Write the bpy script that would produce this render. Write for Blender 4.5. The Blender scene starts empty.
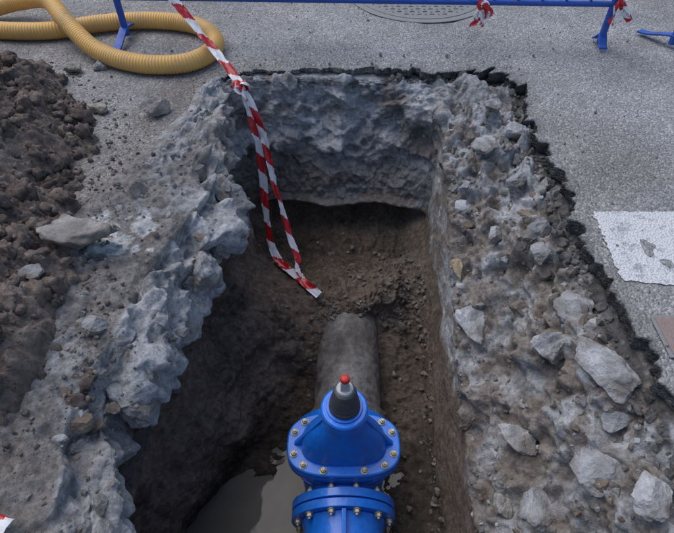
import bpy, math, random, bmesh
import numpy as np
from mathutils import Vector, Matrix, kdtree
random.seed(7); rng=np.random.default_rng(7)
SC=0.72
scene=bpy.context.scene

# ------------------------------------------------------------ noise
def h3(ix,iy,iz,seed):
    h=(ix.astype(np.int64)*73856093)^(iy.astype(np.int64)*19349663)^(iz.astype(np.int64)*83492791)^(seed*2654435)
    h=h&0xffffffff
    h=((h^(h>>16))*0x45d9f3b)&0xffffffff
    h=((h^(h>>16))*0x45d9f3b)&0xffffffff
    h=h^(h>>16)
    return (h&0xffffff)/float(0x1000000)
def vnoise(p,seed=0):
    i=np.floor(p).astype(np.int64); f=p-i; f=f*f*f*(f*(f*6-15)+10)
    r=0
    for dx in (0,1):
        for dy in (0,1):
            for dz in (0,1):
                w=(f[:,0] if dx else 1-f[:,0])*(f[:,1] if dy else 1-f[:,1])*(f[:,2] if dz else 1-f[:,2])
                r=r+w*h3(i[:,0]+dx,i[:,1]+dy,i[:,2]+dz,seed)
    return r*2-1
def fbm(p,s,oct=4,seed=0,gain=.5):
    a=1;t=0;r=0
    for o in range(oct):
        r=r+a*vnoise(p*s+o*17.3,seed+o); t+=a; a*=gain; s*=2.03
    return r/t*1.6
def worley(p,s,seed=0):
    q=p*s; i=np.floor(q).astype(np.int64); n=len(p)
    F1=np.full(n,9.);F2=np.full(n,9.);vec=np.zeros((n,3));idv=np.zeros(n)
    for dx in(-1,0,1):
        for dy in(-1,0,1):
            for dz in(-1,0,1):
                a,b,c=i[:,0]+dx,i[:,1]+dy,i[:,2]+dz
                cx=a+h3(a,b,c,seed+1);cy=b+h3(a,b,c,seed+2);cz=c+h3(a,b,c,seed+3)
                v=q-np.stack([cx,cy,cz],1); d=np.sqrt((v*v).sum(1))
                m=d<F1
                F2=np.where(m,F1,np.minimum(F2,d)); F1=np.where(m,d,F1)
                vec[m]=v[m]; idv[m]=h3(a,b,c,seed+4)[m]
    return F1,F2,vec,idv
def rdir(idv,k):
    a=np.modf(idv*(91.7+k))[0]*2*np.pi; z=np.modf(idv*(47.3+k))[0]*2-1
    r=np.sqrt(np.maximum(0,1-z*z)); return np.stack([r*np.cos(a),r*np.sin(a),z],1)
def facets(p,s,a,b,seed=0,eg=.35,ew=.12):
    F1,F2,v,idv=worley(p,s,seed)
    h=(idv-.5)*a+(v*rdir(idv,1)).sum(1)*b
    edge=np.clip((F2-F1)/ew,0,1)
    return h-(1-edge)*a*eg, idv, edge
def sstep(a,b,x):
    t=np.clip((x-a)/(b-a),0,1); return t*t*(3-2*t)
def warp(p,s,a,seed):
    return p+np.stack([fbm(p,s,3,seed+11*k) for k in range(3)],1)*a

# ------------------------------------------------------------ mesh helpers
def make_mesh(name,V,F,col=None,smooth=True,mat=None):
    V=np.asarray(V,dtype=np.float32); F=np.asarray(F,dtype=np.int32)
    me=bpy.data.meshes.new(name); k=F.shape[1]
    me.vertices.add(len(V)); me.vertices.foreach_set('co',V.ravel())
    me.loops.add(F.size); me.loops.foreach_set('vertex_index',F.ravel())
    me.polygons.add(len(F)); me.polygons.foreach_set('loop_start',np.arange(0,F.size,k,dtype=np.int32))
    me.update(calc_edges=True); me.validate()
    me.polygons.foreach_set('use_smooth',np.full(len(me.polygons),smooth))
    if col is not None:
        at=me.color_attributes.new('Col','FLOAT_COLOR','POINT')
        c=np.ones((len(V),4),dtype=np.float32); c[:,:3]=col; at.data.foreach_set('color',c.ravel())
    ob=bpy.data.objects.new(name,me); scene.collection.objects.link(ob)
    if mat: me.materials.append(mat)
    return ob
def grid_faces(R,C,closed=False,flip=False):
    i,j=np.meshgrid(np.arange(R-1),np.arange(C if closed else C-1),indexing='ij'); i=i.ravel();j=j.ravel(); j2=(j+1)%C
    f=np.stack([i*C+j,(i+1)*C+j,(i+1)*C+j2,i*C+j2],1)
    return f[:,::-1] if flip else f
def catmull(P,n,closed=False):
    P=np.asarray(P,float); m=len(P)
    if closed: idx=lambda k:P[k%m]; T=np.linspace(0,m,n,endpoint=False)
    else: idx=lambda k:P[np.clip(k,0,m-1)]; T=np.linspace(0,m-1-1e-9,n)
    i=np.floor(T).astype(int); t=(T-i)[:,None]
    p0,p1,p2,p3=idx(i-1),idx(i),idx(i+1),idx(i+2)
    return .5*((2*p1)+(-p0+p2)*t+(2*p0-5*p1+4*p2-p3)*t*t+(-p0+3*p1-3*p2+p3)*t**3)

# ------------------------------------------------------------ materials
def nodes(name):
    m=bpy.data.materials.new(name); m.use_nodes=True; nt=m.node_tree
    return m,nt,nt.nodes['Principled BSDF']
def N(nt,t,**k):
    n=nt.nodes.new(t)
    for a,b in k.items():
        if a in n.inputs.keys(): n.inputs[a].default_value=b
        else: setattr(n,a,b)
    return n
def noise(nt,co,s,d=4,r=.6):
    n=N(nt,'ShaderNodeTexNoise'); n.inputs['Scale'].default_value=s; n.inputs['Detail'].default_value=d; n.inputs['Roughness'].default_value=r
    nt.links.new(co,n.inputs['Vector']); return n.outputs['Fac']
def ramp(nt,inp,stops):
    r=N(nt,'ShaderNodeValToRGB'); e=r.color_ramp.elements
    while len(e)<len(stops): e.new(.5)
    for k,(p,c) in enumerate(stops):
        e[k].position=p; e[k].color=(c,c,c,1) if isinstance(c,(int,float)) else (*c,1)
    nt.links.new(inp,r.inputs[0]); return r.outputs[0]
def mix(nt,a,b,f,mode='MIX'):
    n=N(nt,'ShaderNodeMix',data_type='RGBA',blend_type=mode)
    for k,x in ((6,a),(7,b)):
        if hasattr(x,'links'): nt.links.new(x,n.inputs[k])
        else: n.inputs[k].default_value=(*x,1)
    if hasattr(f,'links'): nt.links.new(f,n.inputs[0])
    else: n.inputs[0].default_value=f
    return n.outputs[2]
def bump(nt,bs,ins,dist=.01,st=1):
    prev=None
    for h,d in ins:
        b=N(nt,'ShaderNodeBump'); b.inputs['Distance'].default_value=d; b.inputs['Strength'].default_value=st
        nt.links.new(h,b.inputs['Height'])
        if prev: nt.links.new(prev,b.inputs['Normal'])
        prev=b.outputs[0]
    nt.links.new(prev,bs.inputs['Normal'])
def earth_mat(name,rough=.95,sp=.25,fine=(.6,1.35),b1=.012,s1=22,dust=0):
    m,nt,bs=nodes(name); co=N(nt,'ShaderNodeTexCoord').outputs['Object']
    at=N(nt,'ShaderNodeAttribute',attribute_name='Col').outputs['Color']
    n1=noise(nt,co,s1,6,.72)
    v1=ramp(nt,n1,[(.3,fine[0]*.85),(.5,1),(.7,fine[1]*1.12)])
    c=mix(nt,at,v1,1,'MULTIPLY')
    if dust:
        n3=noise(nt,co,7,3,.65); c=mix(nt,c,(.20,.175,.15),ramp(nt,n3,[(.42,0),(.62,dust)]))
    nt.links.new(c,bs.inputs['Base Color']); bs.inputs['Roughness'].default_value=rough
    bs.inputs['Specular IOR Level'].default_value=sp
    bump(nt,bs,[(n1,b1)])
    return m
def paint_mat(name,col,rough=.35,dirt=.25,dirtcol=(.2,.18,.15),metal=0,s=9,coat=0):
    m,nt,bs=nodes(name); co=N(nt,'ShaderNodeTexCoord').outputs['Object']
    n1=noise(nt,co,s,5,.7); n2=noise(nt,co,s*8,3,.6)
    f=ramp(nt,n1,[(.5,0),(.75,dirt)])
    c=mix(nt,col,dirtcol,f); c=mix(nt,c,ramp(nt,n2,[(.3,.85),(.7,1.1)]),1,'MULTIPLY')
    nt.links.new(c,bs.inputs['Base Color'])
    r=ramp(nt,n1,[(.35,rough),(.75,min(1,rough+.3))]); nt.links.new(r,bs.inputs['Roughness'])
    bs.inputs['Metallic'].default_value=metal; bs.inputs['Coat Weight'].default_value=coat
    bump(nt,bs,[(n2,.0015)])
    return m
M_earth=earth_mat('earth',b1=.018,s1=34); M_soil=earth_mat('soil_mat',rough=.95,b1=.02,s1=26)
M_stone=earth_mat('stone_mat',rough=.85,fine=(.72,1.22),b1=.012,s1=30,dust=.85)
def asphalt():
    m,nt,bs=nodes('asphalt'); co=N(nt,'ShaderNodeTexCoord').outputs['Object']
    at=N(nt,'ShaderNodeAttribute',attribute_name='Col').outputs['Color']
    vo=N(nt,'ShaderNodeTexVoronoi'); vo.inputs['Scale'].default_value=95; nt.links.new(co,vo.inputs['Vector'])
    sep=N(nt,'ShaderNodeSeparateColor'); nt.links.new(vo.outputs['Color'],sep.inputs[0])
    agg=ramp(nt,sep.outputs[0],[(0,.5),(.55,.88),(.85,1.12),(1,1.7)])
    big=noise(nt,co,1.6,7,.68)
    c=mix(nt,at,agg,.75,'MULTIPLY'); c=mix(nt,c,ramp(nt,big,[(.3,.72),(.5,1),(.7,1.28)]),1,'MULTIPLY')
    nt.links.new(c,bs.inputs['Base Color']); bs.inputs['Roughness'].default_value=.85
    bs.inputs['Specular IOR Level'].default_value=.3
    bump(nt,bs,[(vo.outputs['Distance'],-.005)])
    return m
M_asph=asphalt()

# ------------------------------------------------------------ pit control loops
S=[
((-1.30,.15),.02,(-.92,.17,-.03),(-.72,.20,-.12),(-.90,.25,-.70),(-.86,.35,-1.56)),
((-1.30,.50),.02,(-.90,.49,-.03),(-.74,.50,-.14),(-.95,.58,-.72),(-.90,.75,-1.58)),
((-1.35,.90),.02,(-.95,.87,-.03),(-.80,.88,-.14),(-1.0,1.0,-.62),(-.68,1.12,-1.52)),
((-1.30,1.30),.02,(-.88,1.28,-.03),(-.69,1.28,-.16),(-.93,1.42,-.58),(-.34,1.50,-1.46)),
((-1.25,1.70),.02,(-.80,1.66,-.03),(-.62,1.66,-.18),(-.88,1.85,-.62),(-.26,1.78,-1.32)),
((-1.15,2.05),.02,(-.70,2.0,-.04),(-.55,1.97,-.18),(-.76,2.18,-.68),(-.20,1.96,-1.20)),
((-1.0,2.40),.02,(-.74,2.33,-.04),(-.58,2.33,-.16),(-.78,2.50,-.78),(-.16,2.06,-1.12)),
((-.85,2.75),.03,(-.77,2.70,-.05),(-.67,2.67,-.15),(-.82,2.82,-.82),(-.10,2.13,-1.07)),
((-.76,3.22),.04,(-.72,3.18,-.08),(-.64,3.08,-.22),(-.70,3.04,-.92),(-.06,2.15,-1.05)),
((-.28,3.31),.04,(-.28,3.28,-.10),(-.26,3.18,-.30),(-.25,2.97,-.98),(-.02,2.15,-1.04)),
((.28,3.31),.06,(.26,3.27,-.10),(.26,3.16,-.34),(.26,2.97,-1.0),(.15,2.15,-1.04)),
((.80,3.31),.08,(.72,3.2,-.08),(.67,3.05,-.16),(.64,2.90,-.98),(.26,2.17,-1.08)),
((1.17,3.22),.09,(.95,3.0,-.09),(.675,2.80,-.20),(.64,2.76,-.98),(.38,2.22,-1.16)),
((1.19,2.60),.09,(.97,2.55,-.14),(.67,2.45,-.30),(.63,2.42,-.90),(.52,2.2,-1.26)),
((1.19,2.10),.09,(.95,2.08,-.24),(.655,2.08,-.46),(.625,2.08,-.98),(.58,2.02,-1.36)),
((1.18,1.50),.09,(.93,1.50,-.36),(.645,1.50,-.68),(.615,1.50,-1.1),(.56,1.50,-1.40)),
((1.21,1.00),.09,(.94,1.00,-.42),(.64,1.00,-.80),(.61,1.00,-1.2),(.56,1.00,-1.44)),
((1.24,.50),.09,(.95,.52,-.46),(.64,.56,-.86),(.61,.58,-1.2),(.55,.60,-1.50)),
((1.15,.10),.09,(.95,.16,-.42),(.64,.22,-.84),(.60,.28,-1.2),(.55,.36,-1.6)),
((.45,-.12),.09,(.42,-.05,-.16),(.40,.03,-.3),(.38,.12,-.9),(.35,.3,-1.6)),
((-.35,-.12),.09,(-.35,-.05,-.16),(-.35,.03,-.3),(-.38,.12,-.9),(-.35,.3,-1.6)),
((-1.05,-.05),.04,(-.85,0,-.1),(-.68,.06,-.2),(-.75,.15,-.8),(-.7,.3,-1.6)),
]
NC=1200
def loop(vals): return catmull(vals,NC,True)
A=loop([(*s[0],0) for s in S]); LIP=loop([(s[1],0,0) for s in S])[:,0]
RB0=loop([s[2] for s in S]); RB=loop([s[3] for s in S]); RC=loop([s[4] for s in S]); RD=loop([s[5] for s in S])
d=np.sqrt(((np.roll(A,-1,0)-A)**2).sum(1)); cum=np.concatenate([[0],np.cumsum(d)]); tt=np.linspace(0,cum[-1],NC,endpoint=False)
def rs(X):
    Xc=np.concatenate([X,X[:1]]) ; return np.stack([np.interp(tt,cum,Xc[:,k]) for k in range(X.shape[1])],1)
A,RB0,RB,RC,RD=map(rs,(A,RB0,RB,RC,RD)); LIP=rs(LIP[:,None])[:,0]
cl=np.stack([np.full(NC,.1),np.clip(A[:,1],.6,2.4),np.zeros(NC)],1)
DIR=A-cl; DIR/=np.linalg.norm(DIR,axis=1)[:,None]
ye=np.clip(RD[:,1],.5,1.98)
RE=np.stack([np.full(NC,.04),ye,np.interp(ye,[.5,1.2,1.6,1.98],[-1.62,-1.57,-1.46,-1.26])],1)
leftA=sstep(-.62,-.82,A[:,0])*sstep(3.25,3.0,A[:,1])
jagA=fbm(A,3,3,5)*.045+fbm(A,14,3,6)*.018; f,idv,_=facets(A,9,.06,.04,9); jagA=jagA+f
jagA=jagA*(.4+.6*np.clip(sstep(.2,.8,A[:,0])+sstep(2.9,3.1,A[:,1])*.5,0,1))*(1-.8*leftA)
AJ=A+DIR*jagA[:,None]
rb=sstep(.1,.7,A[:,0])

# ------------------------------------------------------------ road sheet
dist=np.concatenate([[0],np.geomspace(.006,120,130)])
rows=[]; cols=[]
for drop,inn in ((1.0,-.02),(.7,.004),(.4,-.006),(.15,.006)):
    P=AJ-DIR*inn; P=P.copy(); P+=DIR*(fbm(np.c_[A[:,:2],np.full(NC,drop*9)],26,3,11)*.014)[:,None]; P[:,2]=-LIP*drop*(1-.3*leftA); rows.append(P); cols.append(0)
for k,dd in enumerate(dist):
    P=A+DIR*(dd+jagA*np.exp(-dd/.12))[:,None]; P[:,2]=0
    rows.append(P); cols.append(1)
V=np.concatenate(rows); R=len(rows)
dv=np.repeat(np.concatenate([[0]*4,dist]),NC)
top=np.repeat(np.array(cols),NC); lA=np.tile(leftA,R); rbt=np.tile(rb,R)
near=sstep(.5,.0,dv)
V[:,2]+=top*(fbm(V,7,3,21)*.006*np.exp(-dv/2)*np.clip(dv/.05,0,1)-near**3*.004)
base=np.array([.325,.325,.332])
col=np.tile(base,(len(V),1))
mud=sstep(-.1,.7,fbm(V,1.3,4,31)+sstep(.6,-.8,V[:,0])*.9-.35-sstep(4.2,6,V[:,1]))
col=col*(1-.5*mud[:,None])+np.array([.25,.228,.207])*.5*mud[:,None]
ds_=np.exp(-dv/.35)*sstep(-.4,.5,fbm(V,4,4,35)+.2)*.55
col=col*(1-ds_[:,None])+np.array([.33,.315,.295])*ds_[:,None]
rub=np.exp(-dv/.05)*.6*(.5+.5*sstep(-.5,.5,fbm(V,12,2,8)))*(1-lA)*(.2+.8*rbt)
col=col*(1-rub[:,None])+np.array([.09,.088,.09])*rub[:,None]
ml=sstep(.6,.05,dv+fbm(V,8,3,9)*.15)*lA
col=col*(1-.8*ml[:,None])+np.array([.235,.212,.192])*.8*ml[:,None]
lipc=np.array([.24,.233,.225])*(1-rbt[:,None])+np.array([.07,.069,.07])*rbt[:,None]
lipc=lipc*(.7+.6*(fbm(V,30,2,77)>0))[:,None]
col=np.where((top==0)[:,None],np.where((lA>.5)[:,None],np.array([.2,.185,.17]),lipc),col)
road=make_mesh('road',V,grid_faces(R,NC,True,True),col,True,M_asph)

# ------------------------------------------------------------ excavation surface
R0=A+DIR*(.07+.05*leftA)[:,None]; R0[:,2]=-LIP*.85*(1-leftA)-.012
RA=A-DIR*(.02-.06*leftA)[:,None]; RA[:,2]=-LIP*1.05*(1-leftA)+.008*leftA
RB0[:,2]+=.012*leftA
seq=[(R0,8),(RA,70),(RB0,58),(RB,104),(RC,100),(RD,50),(RE,1)]
K1=78; K2=K1+58; K3=K2+104; K4=K3+100
rows=[]
for k in range(len(seq)-1):
    n=seq[k][1]
    for t in np.arange(n)/n: rows.append(seq[k][0]*(1-t)+seq[k+1][0]*t)
rows.append(RE); G=np.array(rows); Rn=len(G)
for it in range(20):
    G[1:-1]=G[1:-1]*.5+.25*(G[2:]+G[:-2])
for it in range(6):
    G=G*.5+.25*(np.roll(G,1,1)+np.roll(G,-1,1))
Gs=G.copy()
for it in range(120):
    Gs[1:-1]=Gs[1:-1]*.5+.25*(Gs[2:]+Gs[:-2])
for it in range(20):
    Gs=Gs*.5+.25*(np.roll(Gs,1,1)+np.roll(Gs,-1,1))
du=np.zeros_like(G); du[1:-1]=Gs[2:]-Gs[:-2]; du[0]=Gs[1]-Gs[0]; du[-1]=Gs[-2]-Gs[-3]
dw=np.roll(Gs,-1,1)-np.roll(Gs,1,1)
Nn=np.cross(dw,du); Nn/=np.linalg.norm(Nn,axis=2)[:,:,None]+1e-9
if Nn[30:70,:,2].mean()<0: Nn=-Nn
P=G.reshape(-1,3); NR=Nn.reshape(-1,3)
ri=np.repeat(np.arange(Rn),NC)
amp=sstep(6,24,ri)*sstep(Rn-1,Rn-50,ri)
X,Y,Z=P[:,0],P[:,1],P[:,2]
isR=sstep(.45,.62,X)*sstep(3.15,2.8,Y); isBk=sstep(2.3,2.7,Y)*(1-isR); isL=(1-isR)*(1-isBk)
zb=isL*-.42+isBk*-.86+isR*-.80
nb=fbm(P,3,4,40)*.10
soil=sstep(zb+.05,zb-.07,Z+nb)
soil=np.where(ri>K3+80,1,soil)
conc=1-soil
def smooth(F,n):
    F=F.reshape(Rn,NC).copy()
    for it in range(n):
        F[1:-1]=F[1:-1]*.5+.25*(F[2:]+F[:-2]); F=F*.5+.25*(np.roll(F,1,1)+np.roll(F,-1,1))
    return F.ravel()
PW=warp(P,3.5,.05,3); PW2=warp(P,9,.012,33)
f0,id0,e0=facets(PW,3.8,.11,.15,55,.0,.2)
f1,id1,e1=facets(PW2*np.array([1,1,1.3]),8.0,.055,.070,60,.15,.2)
f2,id2,e2=facets(PW2,19,.020,.028,70,.25,.2)
f3,id3,e3=facets(P,44,.008,.013,80,.3)
f0=smooth(f0,7); f1=smooth(f1,3); f2=smooth(f2,1); f3=smooth(f3,1)
lump=fbm(P,2.5,3,90)*.045
fine=fbm(P,24,5,91,.60)*.012
med=fbm(P,9,4,92)*.022
leftslab=isL*sstep(K1+6,K1-2,ri)
rimL=isL*sstep(K1-18,K1+6,ri)*sstep(K2+100,K2+10,ri)
wallR=isR*sstep(K2-6,K2+8,ri)
slopeR=isR*(1-sstep(K2-6,K2+8,ri))
bkU=isBk*sstep(-.62,-.5,Z)
dispC=(f0*(.25+.95*rimL+.30*slopeR+.35*bkU)+f1*(.55+.30*rimL+.25*slopeR+.1*bkU))*(1-.72*leftslab)*(1-.6*isBk*sstep(-.5,-.6,Z))+f2*(.85+.35*slopeR-.15*rimL)*(1-.35*leftslab)+f3*(.8+.3*slopeR-.2*rimL)+fine*(.8+.3*slopeR-.25*rimL)+med*.6*(slopeR+.6*bkU)+lump*.7*(1-leftslab)
dispS=lump*1.3+med*1.1+fine*.8+f1*.15+f2*.12+f3*.1*(1-isR)
grv=sstep(-.1,.35,X)*(1-wallR)*sstep(K3,K3+30,ri)
dispS+=grv*(f2*.8+f3*.8)
dispC=dispC*(1-.82*wallR); dispS=dispS*(1-.70*wallR)
disp=(dispC*conc+dispS*soil)*amp
gro=np.abs(fbm(np.c_[X*9,Y*9,Z*1.2],1,2,97)); disp-=soil*amp*np.clip(.18-gro,0,1)*.05*(isL+isBk)
ledz=-.88+fbm(P,2.5,2,95)*.05
led=isBk*(np.exp(-((Z-ledz)/.03)**2)*.055-np.exp(-((Z-ledz+.12)/.08)**2)*.15)
st=isBk*(np.exp(-((Z+.46+fbm(P,3,3,96)*.10)/.07)**2)*.05 - np.exp(-((Z+.60+fbm(P,3,3,96)*.10)/.06)**2)*.035)
hol=np.exp(-((X+.60)/.16)**2-((Y-2.85)/.22)**2-((Z+.50)/.25)**2)*-.13
P2=P+NR*((disp+led+st*amp+hol))[:,None]
# colour
g=fbm(P,5,4,101); g2=fbm(P,1.7,3,102); g3=fbm(P,22,3,103); g4=fbm(PW,11,4,104)
cc=np.tile(np.array([.375,.38,.39]),(len(P),1))
rv=(id1*.35+id2*.3+id0*.35)
cc*= (.64+.72*rv)[:,None]
wh=sstep(0,1,smooth(((id2>.88)|(id1>.78)|(id0>.80)).astype(float),1))*sstep(-.8,.1,g)
wh=np.maximum(wh,.75*rimL*sstep(-.3,.4,g4+.1)*sstep(-.06,-.12,Z))
cc=cc*(1-wh[:,None]*.6)+np.array([.57,.58,.60])*wh[:,None]*.6
br=sstep(-.2,.65,g2*.7+g4*.9)*(.5+.3*isR)*(1-.4*rimL)
cc=cc*(1-br[:,None])+np.array([.225,.183,.148])*br[:,None]*(.8+.4*id2)[:,None]
ch=isBk*sstep(-.10,-.18,Z)*sstep(-.66,-.45,Z+g*.12)*sstep(-.5,.35,g+g3*.5)
cc=cc*(1-.55*ch[:,None])+np.array([.55,.56,.575])*.55*ch[:,None]
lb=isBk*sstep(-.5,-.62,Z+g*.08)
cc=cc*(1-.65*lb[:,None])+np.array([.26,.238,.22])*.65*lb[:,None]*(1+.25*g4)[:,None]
bw=isBk*sstep(.05,.55,fbm(P*np.array([1,1,2.2]),3.2,4,140))
cc=cc*(1-.7*bw[:,None])+np.array([.21,.17,.142])*.7*bw[:,None]
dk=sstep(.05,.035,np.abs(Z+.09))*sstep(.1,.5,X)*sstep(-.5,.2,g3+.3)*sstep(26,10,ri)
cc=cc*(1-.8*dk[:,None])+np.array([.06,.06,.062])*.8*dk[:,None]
pt=isL*sstep(-.1,.1,fbm(P,14,4,120)+.25-2.2*np.maximum(0,np.hypot((X+1.03)/.18,(Y-1.74)/.15)-.8))*(Z>-.12)
cc=cc*(1-.8*pt[:,None])+np.array([.68,.69,.69])*.8*pt[:,None]
sc=np.array([.178,.132,.101])*(1+.35*g+.25*g3)[:,None]
sc=sc*(1-.35*(id3>.85)[:,None])+np.array([.26,.235,.20])*.35*(id3>.85)[:,None]
rg=isR*.5+sstep(.1,.4,X)*(1-isR)*.6
sc=sc*(1-rg[:,None])+np.array([.205,.175,.148])*rg[:,None]*(.7+.6*id2)[:,None]
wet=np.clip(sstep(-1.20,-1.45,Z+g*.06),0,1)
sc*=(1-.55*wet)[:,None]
sc*=(1-.35*isBk*np.exp(-((Z-ledz+.12)/.10)**2))[:,None]  # overhang shade below the back ledge, painted into the soil colour
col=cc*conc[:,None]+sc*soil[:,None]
ringm=isBk*np.exp(-((Z-ledz+.01)/.022)**2)*.55*sstep(-.6,.2,g4)
col=col*(1-ringm[:,None])+np.array([.43,.42,.41])*ringm[:,None]
mudL=leftslab*sstep(-.4,.4,fbm(P,2.4,4,130)+.15+sstep(40,10,ri)*.6)
col=col*(1-.12*leftslab*(1-pt))[:,None]
col=col*(1-.7*mudL[:,None]*(1-pt)[:,None])+np.array([.235,.207,.184])*.7*(mudL*(1-pt))[:,None]
col=np.clip(col,.01,.8)
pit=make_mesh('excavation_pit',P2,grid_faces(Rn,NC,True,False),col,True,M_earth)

# ------------------------------------------------------------ stones
def ico(sub):
    bpy.ops.mesh.primitive_ico_sphere_add(subdivisions=sub,radius=1); o=bpy.context.object
    v=np.array([list(x.co) for x in o.data.vertices]); f=np.array([list(p.vertices) for p in o.data.polygons])
    me=o.data; bpy.data.objects.remove(o); bpy.data.meshes.remove(me); return v,f
IC={k:ico(k) for k in(1,2,3,4,5)}
def rock_var(sub,cuts=9,rough=.06,seed=0):
    v,f=IC[sub]; v=v.copy(); r=np.random.default_rng(seed)
    for k in range(cuts):
        n=r.normal(size=3); n/=np.linalg.norm(n); c=r.uniform(.45,.8); dd=v@n
        v-=np.outer(np.maximum(0,dd-c),n)
    v*=(1+rough*fbm(v+seed*3.1,2.2,5,seed,.55))[:,None]
    return v
RV={k:[rock_var(k,12,.14,s) for s in range(10)] for k in(1,2,3,4,5)}
CV={k:[rock_var(k,3,.5,s+50) for s in range(8)] for k in(1,2,3)}
def rotm(r):
    q=r.normal(size=4); q/=np.linalg.norm(q); w,x,y,z=q
    return np.array([[1-2*(y*y+z*z),2*(x*y-z*w),2*(x*z+y*w)],[2*(x*y+z*w),1-2*(x*x+z*z),2*(y*z-x*w)],[2*(x*z-y*w),2*(y*z+x*w),1-2*(x*x+y*y)]])
class Pile:
    def __init__(s): s.V=[];s.F=[];s.C=[];s.n=0
    def add(s,pos,size,col,sub=2,kind='rock',rot=None):
        src=(RV if kind=='rock' else CV)[sub]; v=src[rng.integers(len(src))]
        Rm=rotm(rng) if rot is None else rot
        w=(v*np.asarray(size))@Rm.T+np.asarray(pos)
        s.V.append(w); s.F.append(IC[sub][1]+s.n); s.C.append(np.tile(np.clip(col,.01,.75),(len(v),1))); s.n+=len(v)
    def build(s,name,mat,smooth=False): return make_mesh(name,np.concatenate(s.V),np.concatenate(s.F),np.concatenate(s.C),smooth,mat)
def stonecol(w=.25):
    r=rng.random()
    if r<w: return np.array([.50,.505,.52])*rng.uniform(.7,1.1)
    if r<w+.25: return np.array([.25,.20,.16])*rng.uniform(.6,1.2)
    return np.array([.31,.31,.31])*rng.uniform(.5,1.25)
pile=Pile()
def scatter(mask,n,smin,smax,w,dz=.2,sub=2,cf=None):
    ids=np.flatnonzero(mask)
    for k in rng.choice(ids,n):
        s=smin+(smax-smin)*rng.random()**3
        pile.add(P2[k]+NR[k]*s*dz,s*rng.uniform(.6,1.2,3),(cf or stonecol)(w),(1 if s<.012 else sub))
right=(isR>.5)&(ri>12)&(ri<K2+5)&(Y>.3)
scatter(right,1300,.003,.022,.2)
scatter(right,190,.02,.09,.4,-.6,4)
leftm=(isL>.5)&(ri>12)&(ri<K2+5)&(Y>.2)&(Z>-.3)
scatter(leftm,900,.003,.016,.1,.1)
scatter(leftm,50,.02,.06,.35,-.3,4)
scatter((rimL>.4)&(Y>.3)&(Z<-.1)&(Z>-.45),40,.03,.09,.4,-.6,4)
back=(isBk>.5)&(ri>12)&(ri<K3-30)
scatter(back,160,.005,.018,.25); scatter(back,40,.02,.09,.5,-.6,4)
flo=(soil>.5)&(ri>K3+30)&(Y>1.5)
def dcol(w): return np.array([.18,.157,.135])*rng.uniform(.5,1.6)
def acol(w): return np.array([.10,.098,.10])*rng.uniform(.5,1.7)
scatter(flo&(X>-.05),700,.006,.028,.2,.2,2,dcol); scatter(flo,250,.005,.018,.2,.2,2,dcol)
scatter((soil>.5)&(Y>.4)&(X<.3),220,.004,.02,.1,.1,2,dcol)
scatter((soil>.5)&(Y<1.6)&(X>.3)&(ri>K4-40),300,.006,.03,.1,.1,2,dcol)
edge_m=(ri>9)&(ri<28)&(X>.3)&(Y>.3)
scatter(edge_m,520,.006,.036,.1,.1,3,acol)
pile.build('rubble',M_stone)

mound_b=lambda y: np.interp(y,[.1,.5,.8,1.0,1.6,2.1,2.7,3.05,3.4,3.6],[-1.55,-1.35,-1.12,-1.0,-1.14,-1.28,-1.36,-1.62,-2.0,-2.6])
# ------------------------------------------------------------ soil mound
nx,ny=600,600
gx=np.linspace(-4.0,-.85,nx); gy=np.linspace(.0,3.75,ny)
XX,YY=np.meshgrid(gx,gy,indexing='ij'); Q=np.stack([XX.ravel(),YY.ravel(),np.zeros(nx*ny)],1)
bb=mound_b(Q[:,1])+fbm(Q,3,4,200)*.07+fbm(Q,14,3,199)*.03
dd=bb-Q[:,0]
h=sstep(-.05,.95,dd)*.42+sstep(-.02,.12,dd)*.05
h*=sstep(3.66,3.05,Q[:,1]+fbm(Q,2,3,201)*.1)*sstep(-.3,.3,Q[:,1])
Q[:,2]=h
m0=sstep(0,.12,h)
wq=warp(Q,7,.03,206)
F1,F2,vv,idq=worley(wq,7,210); G1,G2,_,idq2=worley(warp(Q,20,.012,207),19,211); H1,_,_,idq3=worley(Q,46,212)
cl1=np.sqrt(np.clip(.42-F1,0,1))*.075*(idq>.66); cl2=np.sqrt(np.clip(.4-G1,0,1))*.030*(idq2>.5); cl3=np.sqrt(np.clip(.4-H1,0,1))*.013*(idq3>.4)
h2=h+m0*(fbm(Q,3,4,202)*.08+fbm(Q,10,5,203,.62)*.042+cl1+cl2+cl3+fbm(Q,45,3,204,.6)*.011)-.05*(1-sstep(.0,.05,h))
Q[:,2]=h2-.015-.5*sstep(-.06,-.16,dd)
mc=np.array([.21,.168,.145])*(1+.3*fbm(Q,4,4,220)+.3*fbm(Q,25,3,221))[:,None]*(.85+.3*idq)[:,None]
gr=sstep(.2,.8,fbm(Q,1.8,3,222)); mc=mc*(1-.35*gr[:,None])+np.array([.25,.225,.205])*.35*gr[:,None]
make_mesh('soil_mound',Q,grid_faces(nx,ny),np.clip(mc,.01,.5),True,M_soil)
Qg=Q.reshape(nx,ny,3)
def mz(x,y):
    i=int(np.clip((x+4.0)/3.15*(nx-1),0,nx-1)); j=int(np.clip((y)/3.75*(ny-1),0,ny-1)); return max(Qg[i,j,2],-.06)
topm=(ri>10)&(ri<K2+40); TP=P2[topm]
def sz(x,y):
    d2=(TP[:,0]-x)**2+(TP[:,1]-y)**2; k=d2<.0009
    z=TP[k,2].max() if k.any() else 0.
    return max(z,mz(x,y)) if x<-.86 else z
pile=Pile()
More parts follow.
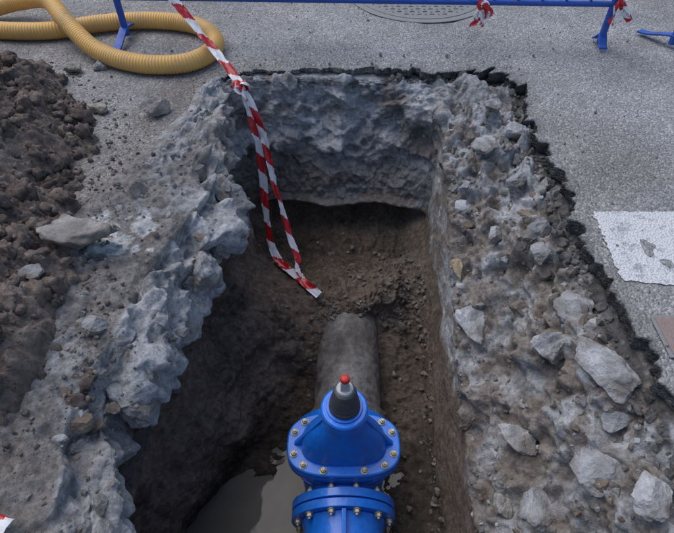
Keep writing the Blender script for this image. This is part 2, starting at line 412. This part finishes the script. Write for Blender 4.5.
for k in range(2400):
    y=rng.uniform(.2,3.6); x=mound_b(y)-rng.gamma(1.6,.35)+.1
    if x<-3.9: continue
    s=.005+.05*rng.random()**5
    pile.add((x,y,mz(x,y)+s*.1),s*rng.uniform(.7,1.2,3),np.array([.215,.172,.149])*rng.uniform(.6,1.35),1 if s<.012 else 2 if s<.03 else 3,'clod')
for k in range(750):
    y=rng.uniform(.4,3.4); x=mound_b(y)+abs(rng.normal(0,.12)); s=.0025+.014*rng.random()**4
    pile.add((x,y,sz(x,y)+s*.1),s*rng.uniform(.6,1.2,3),np.array([.22,.19,.17])*rng.uniform(.6,1.35),1,'clod')
pile.build('soil_clods',M_soil,True)

def stone(x,y,sx,sy,szz,c,zr=.0,lift=.35,z=None,sub=5,var=None):
    v=RV[sub][rng.integers(10) if var is None else var]; a=zr
    Rm=np.array([[math.cos(a),-math.sin(a),0],[math.sin(a),math.cos(a),0],[0,0,1]])
    tl=rng.uniform(-.3,.3); Rx=np.array([[1,0,0],[0,math.cos(tl),-math.sin(tl)],[0,math.sin(tl),math.cos(tl)]])
    z0=sz(x,y) if z is None else z
    w0=v*np.array([sx,sy,szz])*1.25; w=w0@(Rm@Rx).T
    w=w+w/np.linalg.norm(w,axis=1)[:,None]*(fbm(w+x*5,24,4,17,.6)*.006)[:,None]
    cn=np.tile(np.array(c),(len(v),1))*(1+.25*fbm(v,2,3,3))[:,None]
    ob=make_mesh('stone',w,IC[sub][1],np.clip(cn,.01,.75),sx>.1,M_stone); ob.location=(x,y,z0+szz*lift)
    return ob
G_=(.35,.35,.36); W_=(.50,.51,.53)
for a in [(-1.15,1.66,.14,.09,.08,(.36,.34,.32),.1,.6),(-1.08,2.76,.07,.055,.06,(.42,.39,.36),.4,.6),(-1.44,2.79,.06,.045,.03,(.42,.38,.32),0,.7),
 (-1.75,3.27,.065,.04,.035,(.46,.42,.36),.3,.6),(-1.60,3.31,.045,.035,.035,W_,0,.4),(-1.28,1.42,.05,.04,.03,G_,0,.4),(-.98,1.2,.05,.04,.04,G_,0,.1),
 (.88,2.60,.060,.075,.05,W_,.5,.1),(1.04,2.64,.075,.055,.05,W_,0,.1),(.93,2.83,.05,.04,.04,(.45,.45,.46),0,.2),(.72,2.25,.05,.05,.04,W_,0,-.2),
 (.72,1.62,.075,.12,.07,W_,.3,-.25),(.95,1.28,.08,.06,.07,(.44,.44,.45),.2,-.35),(1.08,1.08,.08,.14,.07,W_,.4,-.35),(.68,1.95,.03,.08,.04,(.44,.34,.23),.1,-.1),
 (.80,1.0,.06,.09,.05,(.42,.42,.42),.8,-.4),(1.0,.75,.10,.09,.06,(.44,.45,.47),.2,-.5),(.72,.75,.05,.06,.05,(.42,.4,.37),.2,-.3),(1.0,1.75,.06,.05,.05,G_,.2,-.3),
 (.85,2.0,.055,.045,.04,(.44,.44,.45),.9,-.2),(1.02,2.3,.07,.05,.04,G_,.3,-.2),(1.12,.62,.07,.09,.05,W_,.2,-.4),(.84,.72,.09,.07,.06,(.40,.41,.43),1.2,-.5),(1.08,1.42,.07,.10,.06,(.40,.41,.43),.1,-.4)]:
    stone(*a)
for (x,y,z,a,b,c,cl_,r) in [(-.74,1.42,-.26,.09,.13,.12,(.44,.45,.47),.2),(-.82,1.05,-.24,.09,.12,.12,(.42,.43,.45),.7),
  (-.67,1.66,-.22,.08,.11,.10,(.42,.43,.45),.1),(-.80,.45,-.22,.09,.12,.12,(.42,.42,.43),.2),
  (-.60,1.92,-.22,.06,.10,.08,(.40,.40,.41),.3),(-.64,2.25,-.18,.06,.10,.08,(.38,.37,.36),.6)]:
    o=stone(x,y,a,b,c,cl_,r,0,z); o.name='concrete_chunk'
pile=Pile()
for k in range(1800):
    j=rng.integers(NC); dd=rng.exponential(.28); p=A[j]+DIR[j]*(dd+.03)
    if p[1]<.2: continue
    s=rng.uniform(.002,.006)+(.012*(rng.random()<.06)*rng.random())
    pile.add((p[0],p[1],s*.5),s*rng.uniform(.7,1.2,3),stonecol(.1)*.9,1)
for k in range(600):
    x=rng.uniform(-2.4,2.2); y=rng.uniform(3.35,4.6); s=rng.uniform(.003,.007)
    pile.add((x,y,s*.5),s*rng.uniform(.7,1.2,3),stonecol(.1)*.9,1)
pile.build('gravel',M_stone)

# ------------------------------------------------------------ water
m,nt,bs=nodes('muddy_water'); co=N(nt,'ShaderNodeTexCoord').outputs['Object']
n1=noise(nt,co,3,4,.5); c=ramp(nt,n1,[(.3,(.13,.115,.095)),(.7,(.18,.16,.135))]); nt.links.new(c,bs.inputs['Base Color'])
bs.inputs['Roughness'].default_value=.06; bs.inputs['IOR'].default_value=1.33
bump(nt,bs,[(noise(nt,co,5,2,.5),.004)])
wv=[(x,y,-1.515) for y in np.linspace(.1,1.9,30) for x in np.linspace(-1.05,.60,30)]
make_mesh('water',wv,grid_faces(30,30),None,True,m)

# ------------------------------------------------------------ generic builders
def empty(name,loc=(0,0,0)):
    e=bpy.data.objects.new(name,None); e.location=loc; scene.collection.objects.link(e); return e
def part(name,parent,V,F,mat,smooth=True,bev=0):
    o=make_mesh(name,V,F,None,smooth,mat); o.parent=parent
    return o
def loft(name,parent,rings,mat,cap=True,**k):
    rings=np.array(rings); R,C,_=rings.shape; V=rings.reshape(-1,3); F=[tuple(f) for f in grid_faces(R,C,True)]
    me=bpy.data.meshes.new(name)
    if cap: F.append(tuple(range(C))); F.append(tuple(reversed(range((R-1)*C,R*C))))
    me.from_pydata([tuple(v) for v in V],[],[tuple(int(q) for q in f) for f in F]); 
    bm=bmesh.new(); bm.from_mesh(me); bmesh.ops.recalc_face_normals(bm,faces=bm.faces); bm.to_mesh(me); bm.free()
    for p in me.polygons: p.use_smooth=k.get('smooth',True)
    o=bpy.data.objects.new(name,me); scene.collection.objects.link(o); o.parent=parent; me.materials.append(mat)
    if k.get('smooth',True) :
        es=o.modifiers.new('b','BEVEL'); es.width=k.get('bev',.004); es.segments=2; es.limit_method='ANGLE'; es.angle_limit=math.radians(30)
        w=o.modifiers.new('wn','WEIGHTED_NORMAL'); w.keep_sharp=True
    return o
def se(a,b,n,seg=64,z=0,cx=0,cy=0):
    t=np.linspace(0,2*np.pi,seg,endpoint=False); c,s=np.cos(t),np.sin(t)
    return np.stack([cx+a*np.sign(c)*np.abs(c)**(2/n),cy+b*np.sign(s)*np.abs(s)**(2/n),np.full(seg,z)],1)
def lathe(name,parent,prof,mat,axis='Z',org=(0,0,0),seg=64,**k):
    rings=[]
    for r,h in prof:
        t=np.linspace(0,2*np.pi,seg,endpoint=False); c,s=r*np.cos(t),r*np.sin(t); hh=np.full(seg,h)
        q={'Z':(c,s,hh),'Y':(c,hh,s),'X':(hh,c,s)}[axis]; rings.append(np.stack(q,1)+np.array(org))
    return loft(name,parent,rings,mat,**k)
def sweep(name,parent,path,rad,mat,seg=14,ups=(0,0,1)):
    path=np.asarray(path,float); n=len(path); T=np.gradient(path,axis=0); T/=np.linalg.norm(T,axis=1)[:,None]
    u=np.array(ups,float); 
    if abs(T[0]@u)>.9: u=np.array([1.,0,0])
    rings=[]; rad=np.broadcast_to(rad,(n,)); prev=u
    for i in range(n):
        s=np.cross(T[i],prev); s/=np.linalg.norm(s); w=np.cross(s,T[i]); prev=w
        t=np.linspace(0,2*np.pi,seg,endpoint=False)
        rings.append(path[i]+rad[i]*(np.outer(np.cos(t),s)+np.outer(np.sin(t),w)))
    V=np.concatenate(rings); return part(name,parent,V,grid_faces(n,seg,True),mat) if parent else make_mesh(name,V,grid_faces(n,seg,True),None,True,mat)
def tube(name,parent,a,b,r,mat,seg=14):
    return sweep(name,parent,np.linspace(a,b,3),r,mat,seg)

# ------------------------------------------------------------ gate valve
M_blue=paint_mat('valve_blue',(.012,.19,.80),.30,.5,(.12,.17,.27),coat=.3,s=5)
M_zinc=paint_mat('zinc',(.60,.56,.42),.4,.3,(.25,.2,.12),metal=.7,s=30)
M_black=paint_mat('black_cap',(.07,.075,.085),.5,.6,(.16,.15,.14),s=20)
M_red=paint_mat('red_plastic',(.60,.03,.02),.4,.2)
M_white=paint_mat('white_plastic',(.5,.5,.5),.5,.5)
vx,vy=.035,1.14
gv=empty('gate_valve',(vx,vy,0))
zb_=-.96
loft('bonnet_flange',gv,[se(.300,.175,2.9,80,zb_-.045),se(.300,.175,2.9,80,zb_)],M_blue,bev=.012)
loft('body_flange',gv,[se(.300,.175,2.9,80,zb_-.10),se(.300,.175,2.9,80,zb_-.052)],M_blue,bev=.01)
prof=[(.225,.125,2.8,0.),(.222,.123,2.8,.02),(.212,.118,2.6,.07),(.19,.11,2.4,.13),(.155,.102,2.2,.19),(.118,.095,2.05,.25),(.094,.09,2,.31),(.088,.088,2,.36),(.086,.086,2,.42)]
loft('bonnet',gv,[se(a,b,n,64,zb_+.001+h) for a,b,n,h in prof],M_blue,bev=.003)
lathe('gland_collar',gv,[(.108,zb_+.345),(.112,zb_+.35),(.112,zb_+.40),(.104,zb_+.41)],M_blue)
for sx in (-1,1):
    rr=[np.array([[sx*.07,-.012,zb_+.0],[sx*.262,-.012,zb_+.0],[sx*.262,.012,zb_+.0],[sx*.07,.012,zb_+.0]]),
        np.array([[sx*.07,-.010,zb_+.32],[sx*.095,-.010,zb_+.32],[sx*.095,.010,zb_+.32],[sx*.07,.010,zb_+.32]])]
    loft('bonnet_rib',gv,rr,M_blue,bev=.004)
zt=zb_+.42
lathe('spindle_cap',gv,[(.072,zt-.02),(.074,zt),(.070,zt+.03),(.060,zt+.09),(.054,zt+.13),(.048,zt+.15),(.036,zt+.156)],M_black)
for k in range(4): lathe('cap_ring',gv,[(.066-.004*k,zt+.02+.026*k),(.0745-.005*k,zt+.026+.026*k),(.064-.004*k,zt+.034+.026*k)],M_black)
lathe('washer',gv,[(.036,zt+.15),(.040,zt+.156),(.036,zt+.172)],M_white)
loft('spindle_square',gv,[se(.021,.021,8,32,zt+.16),se(.018,.018,8,32,zt+.235)],M_white)
lathe('spindle_plug',gv,[(.018,zt+.228),(.021,zt+.236),(.020,zt+.254),(.010,zt+.260)],M_red,seg=32)
def bolt(parent,p,ax,r=.014):
    p=Vector(p); ax=Vector(ax); q=Vector((0,0,1)).rotation_difference(ax).to_matrix()
    def tr(rings): return [[list(p+q@Vector(v)) for v in r_] for r_ in rings]
    def c(rr,n,z): t=np.linspace(0,2*np.pi,n,endpoint=False); return np.stack([rr*np.cos(t),rr*np.sin(t),np.full(n,z)],1)
    loft('washer',parent,tr([c(r*1.45,24,0),c(r*1.45,24,.004)]),M_zinc,bev=.001)
    loft('bolt_head',parent,tr([c(r*1.1,6,.0045),c(r*1.1,6,.018),c(r*.9,6,.021)]),M_zinc,smooth=False)
    loft('bolt_stud',parent,tr([c(r*.5,16,.0215),c(r*.5,16,.030)]),M_zinc,smooth=False)
for t in np.linspace(0,2*np.pi,12,endpoint=False)+math.radians(15):
    c,s=math.cos(t),math.sin(t)
    bolt(gv,(.266*np.sign(c)*abs(c)**(2/2.9),.149*np.sign(s)*abs(s)**(2/2.9),zb_+.001),(0,0,1))
ax=-1.3
bprof=[(.26,.142,2.6,zb_-.095),(.252,.142,2.5,zb_-.15),(.242,.148,2.4,zb_-.22),(.235,.16,2.3,-1.25),(.225,.165,2.2,-1.38),(.18,.14,2.1,-1.5),(.1,.1,2,-1.56)]
loft('body',gv,[se(a,b,n,64,h) for a,b,n,h in bprof],M_blue)
for k in range(3):
    z=zb_-.135-.045*k; a=.275-.006*k; b=.160+.004*k
    loft('body_rib',gv,[se(a-.02,b-.02,2.5,64,z+.012),se(a,b,2.5,64,z+.006),se(a,b,2.5,64,z-.006),se(a-.02,b-.02,2.5,64,z-.012)],M_blue,bev=.003)
lathe('flow_body',gv,[(.20,-.24),(.205,-.15),(.225,-.08),(.23,0),(.225,.08),(.205,.15),(.20,.24)],M_blue,'Y',(0,0,ax))
for y0,y1 in((-.245,-.2),(.2,.245)):
    lathe('flange',gv,[(.277,y0),(.280,y0+.003),(.280,y1-.003),(.277,y1)],M_blue,'Y',(0,0,ax),seg=96)
lathe('adaptor_flange',gv,[(.277,-.297),(.280,-.294),(.280,-.255),(.277,-.252)],M_blue,'Y',(0,0,ax),seg=96)
lathe('adaptor_sleeve',gv,[(.222,-.62),(.232,-.6),(.232,-.52),(.215,-.50),(.21,-.36),(.225,-.31),(.23,-.299)],M_blue,'Y',(0,0,ax))
lathe('gasket',gv,[(.255,-.252),(.255,-.246)],M_black,'Y',(0,0,ax))
for t in np.linspace(0,2*np.pi,12,endpoint=False)+math.radians(15):
    c,s=math.cos(t)*.25,math.sin(t)*.25
    bolt(gv,(c,-.298,ax+s),(0,-1,0),.015); bolt(gv,(c,-.199,ax+s),(0,1,0),.015)
loft('sleeve_rib',gv,[np.array([[-.012,-.299,ax+.2],[.012,-.299,ax+.2],[.012,-.299,ax+.262],[-.012,-.299,ax+.262]]),np.array([[-.010,-.5,ax+.2],[.010,-.5,ax+.2],[.010,-.5,ax+.225],[-.010,-.5,ax+.225]])],M_blue,bev=.003)
# ------------------------------------------------------------ pipe
def pipemat():
    m,nt,bs=nodes('old_pipe'); co=N(nt,'ShaderNodeTexCoord').outputs['Object']
    a=noise(nt,co,4,5,.7); b=noise(nt,co,22,4,.7)
    c=ramp(nt,a,[(.3,(.065,.058,.054)),(.45,(.13,.12,.112)),(.56,(.20,.19,.18)),(.66,(.09,.083,.077))]); c=mix(nt,c,ramp(nt,b,[(.3,.6),(.7,1.25)]),1,'MULTIPLY')
    nt.links.new(c,bs.inputs['Base Color']); nt.links.new(ramp(nt,a,[(.4,.75),(.6,.35)]),bs.inputs['Roughness']); bump(nt,bs,[(b,.006)]); return m
M_pipe=pipemat()
wp=empty('water_pipe',(.06,0,-1.3))
n=160; yy=np.linspace(1.385,2.30,n); rings=[]; t=np.linspace(0,2*np.pi,120,endpoint=False)
for y in yy: rings.append(np.stack([.207*np.cos(t)+(y-1.4)*.03,np.full(120,y),.207*np.sin(t)-.06*sstep(2.12,2.3,y)],1))
V=np.concatenate(rings); nrm=np.stack([np.tile(np.cos(t),n),np.zeros(n*120),np.tile(np.sin(t),n)],1)
V=V+nrm*(fbm(V,9,4,300)*.006+fbm(V,40,3,301)*.002)[:,None]
part('pipe_wall',wp,V,grid_faces(n,120,True,True),M_pipe)
lathe('pipe_collar',wp,[(.212,1.375),(.236,1.385),(.236,1.45),(.214,1.47)],M_pipe,'Y')
lathe('near_pipe',wp,[(.185,.05),(.185,.56)],M_pipe,'Y')

# ------------------------------------------------------------ hose
m,nt,bs=nodes('yellow_hose'); co=N(nt,'ShaderNodeTexCoord').outputs['Object']
a=noise(nt,co,5,6,.7); c=mix(nt,(.74,.43,.12),(.40,.29,.16),ramp(nt,a,[(.45,0),(.75,.7)])); nt.links.new(c,bs.inputs['Base Color']); bs.inputs['Roughness'].default_value=.5
M_hose=m
hp=[(-4.2,3.95,.07),(-3.4,4.05,.07),(-2.75,4.08,.07),(-2.42,4.12,.12),(-2.12,3.98,.185),(-1.88,3.68,.15),(-1.62,3.42,.08),(-1.32,3.27,.064),(-1.04,3.26,.062),(-.88,3.38,.062),(-.85,3.60,.062),(-1.03,3.84,.062),(-1.38,3.93,.062),(-1.73,3.88,.062),(-2.05,3.76,.062),(-2.42,3.76,.062),(-3.0,3.86,.062),(-4.2,3.7,.062)]
hp=catmull(hp,4000); L=np.concatenate([[0],np.cumsum(np.linalg.norm(np.diff(hp,axis=0),axis=1))]); ns=int(L[-1]/.0045); q=np.linspace(0,L[-1],ns)
hp=np.stack([np.interp(q,L,hp[:,k]) for k in range(3)],1)
sweep('corrugated_hose',None,hp,.0585+.0026*np.sin(q/.020*2*np.pi),M_hose,24)

# ------------------------------------------------------------ barriers
M_bb=paint_mat('barrier_blue',(.015,.085,.42),.4,.5,(.08,.06,.05),s=12)
def barrier(x0,x1,y0,y1,fl=(.16,.30),name='crowd_barrier'):
    e=empty(name,(x0,y0,0)); dx=np.array([x1-x0,y1-y0,0.]); L=np.linalg.norm(dx); e.rotation_euler=(0,0,math.atan2(dx[1],dx[0]))
    tube('post_1',e,(0,0,.03),(0,0,1.42),.024,M_bb); tube('post_2',e,(L,0,.03),(L,0,1.42),.024,M_bb)
    tube('bottom_rail',e,(0,0,.29),(L,0,.29),.019,M_bb); tube('top_rail',e,(-.02,0,1.44),(L+.02,0,1.44),.024,M_bb)
    n=int(L/.16)
    for k in range(1,n): tube('bar',e,(k*L/n,0,.31),(k*L/n,0,1.42),.010,M_bb,8)
    for xx,f in ((0,fl[1]),(L,fl[0])):
        pth=catmull([(xx,-f,.02),(xx,-.7*f,.03),(xx,-.33*f,.06),(xx,0,.08),(xx,.33*f,.06),(xx,.7*f,.03),(xx,f,.02)],24)
        V=np.concatenate([pth+np.array(o) for o in((-.028,0,0),(.028,0,0),(.028,0,.014),(-.028,0,.014))]).reshape(4,24,3).transpose(1,0,2)
        loft('foot',e,V,M_bb,bev=.003)
    tube('hook',e,(L,0,.62),(L+.07,0,.62),.012,M_bb,8); tube('hook_1',e,(L,0,1.1),(L+.07,0,1.1),.012,M_bb,8)
    return e
barrier(-1.52,1.86,3.76,3.64,(.09,.28))
barrier(2.36,5.4,3.62,5.6,(.3,.26))

# ------------------------------------------------------------ tapes
kdm=np.flatnonzero((Y>1.8)&(Z>-1.3)&(ri>10))[::3]; kd=kdtree.KDTree(len(kdm))
for a_,b_ in enumerate(kdm): kd.insert(P2[b_],a_)
kd.balance()
def push(p,off):
    out=p.copy()
    for i in range(len(p)):
        if p[i,2]>.02: continue
        co,ix,ds=kd.find(p[i])
        if ds>.5: continue
        nn=NR[kdm[ix]]; dd=float((p[i]-np.array(co))@nn)
        if dd<off: out[i]=p[i]+nn*(off-dd)
    return out
m,nt,bs=nodes('tape_red'); bs.inputs['Base Color'].default_value=(.46,.012,.02,1); bs.inputs['Roughness'].default_value=.3; M_tr=m
m,nt,bs=nodes('tape_white'); bs.inputs['Base Color'].default_value=(.72,.72,.74,1); bs.inputs['Roughness'].default_value=.3; M_tw=m
def tape(name,pts,width=.055,twist=(0,),blk=.125,phase=0,seed=0,nrm=(0,-.6,.8),slant=.03,off=None):
    p=catmull(pts,2000); L=np.concatenate([[0],np.cumsum(np.linalg.norm(np.diff(p,axis=0),axis=1))]); n=max(20,int(L[-1]/.008)); q=np.linspace(0,L[-1],n)
    p=np.stack([np.interp(q,L,p[:,k]) for k in range(3)],1)
    p+=np.stack([fbm(np.c_[q*3,q*0+k*7.7,q*0],1,3,seed+k) for k in range(3)],1)*.010
    if off:
        for rep in range(3):
            p=push(p,off)
            pk=p.copy()
            for it in range(40): pk[1:-1]=pk[1:-1]*.5+.25*(pk[2:]+pk[:-2])
            p=pk
        p=push(p,off*.6)
    T=np.gradient(p,axis=0);T/=np.linalg.norm(T,axis=1)[:,None]; tw=np.radians(np.interp(q/q[-1],np.linspace(0,1,len(twist)),twist))
    nn=np.array(nrm,float); Wd=np.cross(T,nn); Wd/=np.linalg.norm(Wd,axis=1)[:,None]; Up=np.cross(Wd,T)
    Wt=Wd*np.cos(tw)[:,None]+Up*np.sin(tw)[:,None]; Nt=np.cross(Wt,T)
    C=7; u=np.linspace(-.5,.5,C); V=[]
    cr=fbm(np.c_[q*9,q*0+3,q*0+seed],1,3,seed)
    for k in range(C): V.append(p+Wt*(u[k]*width)+Nt*((np.cos(u[k]*6)*.008*cr+abs(u[k])*.018*fbm(np.c_[q*20,q*0+k*.8,q*0],1,2,seed+4)))[:,None])
    V=np.array(V).transpose(1,0,2).reshape(-1,3); F=grid_faces(n,C)
    o=make_mesh(name,V,F,None,True,M_tr); o.data.materials.append(M_tw)
    mi=[]
    for f in F:
        i=f[0]//C; k=f[0]%C; mi.append(int(math.floor((q[i]+u[k]*slant*2+phase)/blk))%2)
    o.data.polygons.foreach_set('material_index',np.array(mi,dtype=np.int32)); return o
TP_main=[(-1.5,3.55,1.2),(-1.28,3.6,.62),(-1.08,3.55,.38),(-.85,3.35,.18),(-.66,3.12,.06),(-.60,3.03,.03)]
bt=empty('barrier_tape')
parts=[tape('strand_1',TP_main,.055,(0,20,-20,30,10),seed=1),
 tape('strand_2',[(-.60,3.03,.04),(-.57,2.98,-.06),(-.54,2.93,-.25),(-.52,2.86,-.50),(-.50,2.74,-.75),(-.46,2.56,-.95),(-.37,2.42,-1.04),(-.26,2.30,-1.06),(-.13,2.19,-1.05)],.055,(0,50,10,-40,20,0),phase=.05,seed=2,off=.03),
 tape('strand_3',[(-.59,3.03,.05),(-.54,2.98,-.05),(-.47,2.92,-.3),(-.42,2.80,-.58),(-.35,2.66,-.82),(-.29,2.52,-.95),(-.27,2.44,-1.0),(-.32,2.40,-1.03),(-.26,2.31,-1.03)],.045,(40,-30,60,10,50),phase=.09,seed=3,off=.035),
 tape('knot',[(-.62,3.06,.04),(-.58,3.02,.07),(-.56,3.04,.02),(-.60,3.0,.01),(-.63,3.02,.06),(-.585,3.0,.04),(-.56,2.96,-.03)],.05,(0,90,180,270),phase=.0,seed=4,blk=.06)]
for o in parts: o.parent=bt
bt2=empty('barrier_tape.001')
for k,(x,y,z) in enumerate([(.98,3.67,.29),(1.9,3.62,.33)]):
    for j in range(4):
        r=rng.uniform(-1,1,6)
        o=tape('scrap',[(x,y-.03,z+.01),(x+.05*r[0],y-.04,z+.0),(x+.07*r[1],y-.05,z-.05),(x+.09*r[2],y-.06,z-.10-.05*abs(r[3]))],.035,(0,60*r[4],90*r[5]),blk=.08,seed=20+j+k*5); o.parent=bt2
tape('barrier_tape.002',[(-1.3,.25,.05),(-1.14,.44,.04),(-1.05,.48,.04),(-.98,.46,.03)],.05,(0,20),seed=31,nrm=(0,0,1))

# ------------------------------------------------------------ manhole cover
M_iron=paint_mat('cast_iron',(.24,.24,.243),.6,.6,(.28,.265,.25),metal=.1,s=8)
mc_=empty('manhole_cover',(.69,4.62,0))
lathe('frame',mc_,[(.60,.003),(.60,.010),(.545,.010),(.54,.004)],M_iron,seg=96)
lathe('lid',mc_,[(.53,.003),(.53,.009)],M_iron,seg=96)
V=[];F=[];c=0
for i in range(-10,11):
    for j in range(-10,11):
        x,y=i*.05,j*.05
        if x*x+y*y>.235: continue
        a=.019; b=.006
        if (i+j)%2: a,b=b,a
        for zz,s in((.0085,1),(.016,.75)):
            V+=[(x-a*s,y-b*s,zz),(x+a*s,y-b*s,zz),(x+a*s,y+b*s,zz),(x-a*s,y+b*s,zz)]
        F.append((c+4,c+5,c+6,c+7))
        for k in range(4): F.append((c+k,c+(k+1)%4,c+4+(k+1)%4,c+4+k))
        c+=8
part('treads',mc_,V,F,M_iron,False)
# ------------------------------------------------------------ road marking
m,nt,bs=nodes('worn_paint'); co=N(nt,'ShaderNodeTexCoord').outputs['Object']
a=noise(nt,co,11,8,.78); vo=N(nt,'ShaderNodeTexVoronoi'); vo.inputs['Scale'].default_value=95; nt.links.new(co,vo.inputs['Vector'])
c=mix(nt,(.67,.68,.69),(.32,.32,.33),ramp(nt,a,[(.53,0),(.60,.75)])); c=mix(nt,c,ramp(nt,vo.outputs['Distance'],[(.0,1.05),(.5,.95),(.9,.7)]),1,'MULTIPLY')
nt.links.new(c,bs.inputs['Base Color']); bs.inputs['Roughness'].default_value=.8; bump(nt,bs,[(vo.outputs['Distance'],-.004)])
nu,nv=200,90; V=[]
for i in range(nu):
    u=i/(nu-1)
    for j in range(nv):
        v=j/(nv-1); x=1.222+.02*v+u*1.5; y0=1.45-.11*(x-1.2)*1.2; y1=1.885
        V.append((x,y0+(y1-y0)*v,.0052))
V=np.array(V); e=fbm(V,45,3,401); e2=fbm(V,45,3,402); I=np.repeat(np.arange(nu),nv); J=np.tile(np.arange(nv),nu)
V[:,0]+=np.where(I<6,(6-I)/6*.010*e,0); V[:,1]+=np.where(J<5,(5-J)/5*.005*e2,0)+np.where(J>nv-6,(J-nv+6)/5*.004*e,0)
make_mesh('road_marking',V,grid_faces(nu,nv,False,False),None,True,m)
uc=empty('utility_cover',(1.47,1.16,0))
M_terra=paint_mat('rusty_plate',(.27,.20,.18),.8,.7,(.27,.25,.24),s=14)
lathe_sq=lambda n_,a,b,z0,z1,m_: loft(n_,uc,[np.array([[-a,-b,z0],[a,-b,z0],[a,b,z0],[-a,b,z0]]),np.array([[-a,-b,z1],[a,-b,z1],[a,b,z1],[-a,b,z1]])],m_,bev=.002)
lathe_sq('frame',.205,.10,.002,.008,M_iron); lathe_sq('plate',.19,.085,.0085,.012,M_terra)

for o in list(scene.objects):
    if o.parent is None: o.location=o.location*SC; o.scale=(SC,SC,SC)

# ------------------------------------------------------------ light
w=bpy.data.worlds.new('World'); scene.world=w; w.use_nodes=True; nt=w.node_tree
sky=nt.nodes.new('ShaderNodeTexSky'); sky.sky_type='NISHITA'; sky.sun_disc=False
EL,AZ=math.radians(60),math.radians(-50)
sky.sun_elevation=EL; sky.sun_rotation=AZ; sky.air_density=1.0; sky.dust_density=2.0
bg=nt.nodes['Background']; bg.inputs['Strength'].default_value=.15; nt.links.new(sky.outputs[0],bg.inputs[0])
sl=bpy.data.lights.new('sun','SUN'); sl.energy=1.5; sl.angle=math.radians(60); sl.color=(1.0,.98,.96)
so=bpy.data.objects.new('sun',sl); scene.collection.objects.link(so)
dv_=Vector((math.sin(AZ)*math.cos(EL),math.cos(AZ)*math.cos(EL),math.sin(EL)))
so.rotation_euler=dv_.to_track_quat('Z','Y').to_euler()
# ------------------------------------------------------------ camera
cam=bpy.data.cameras.new('camera'); co_=bpy.data.objects.new('camera',cam); scene.collection.objects.link(co_)
cam.sensor_width=36; cam.lens=36*519/674; cam.clip_end=500; cam.clip_start=.02
co_.location=(0,0,1.7*SC); co_.rotation_euler=(math.radians(90-48),0,0); scene.camera=co_
scene.view_settings.view_transform='Standard'; scene.view_settings.look='None'; scene.view_settings.exposure=0
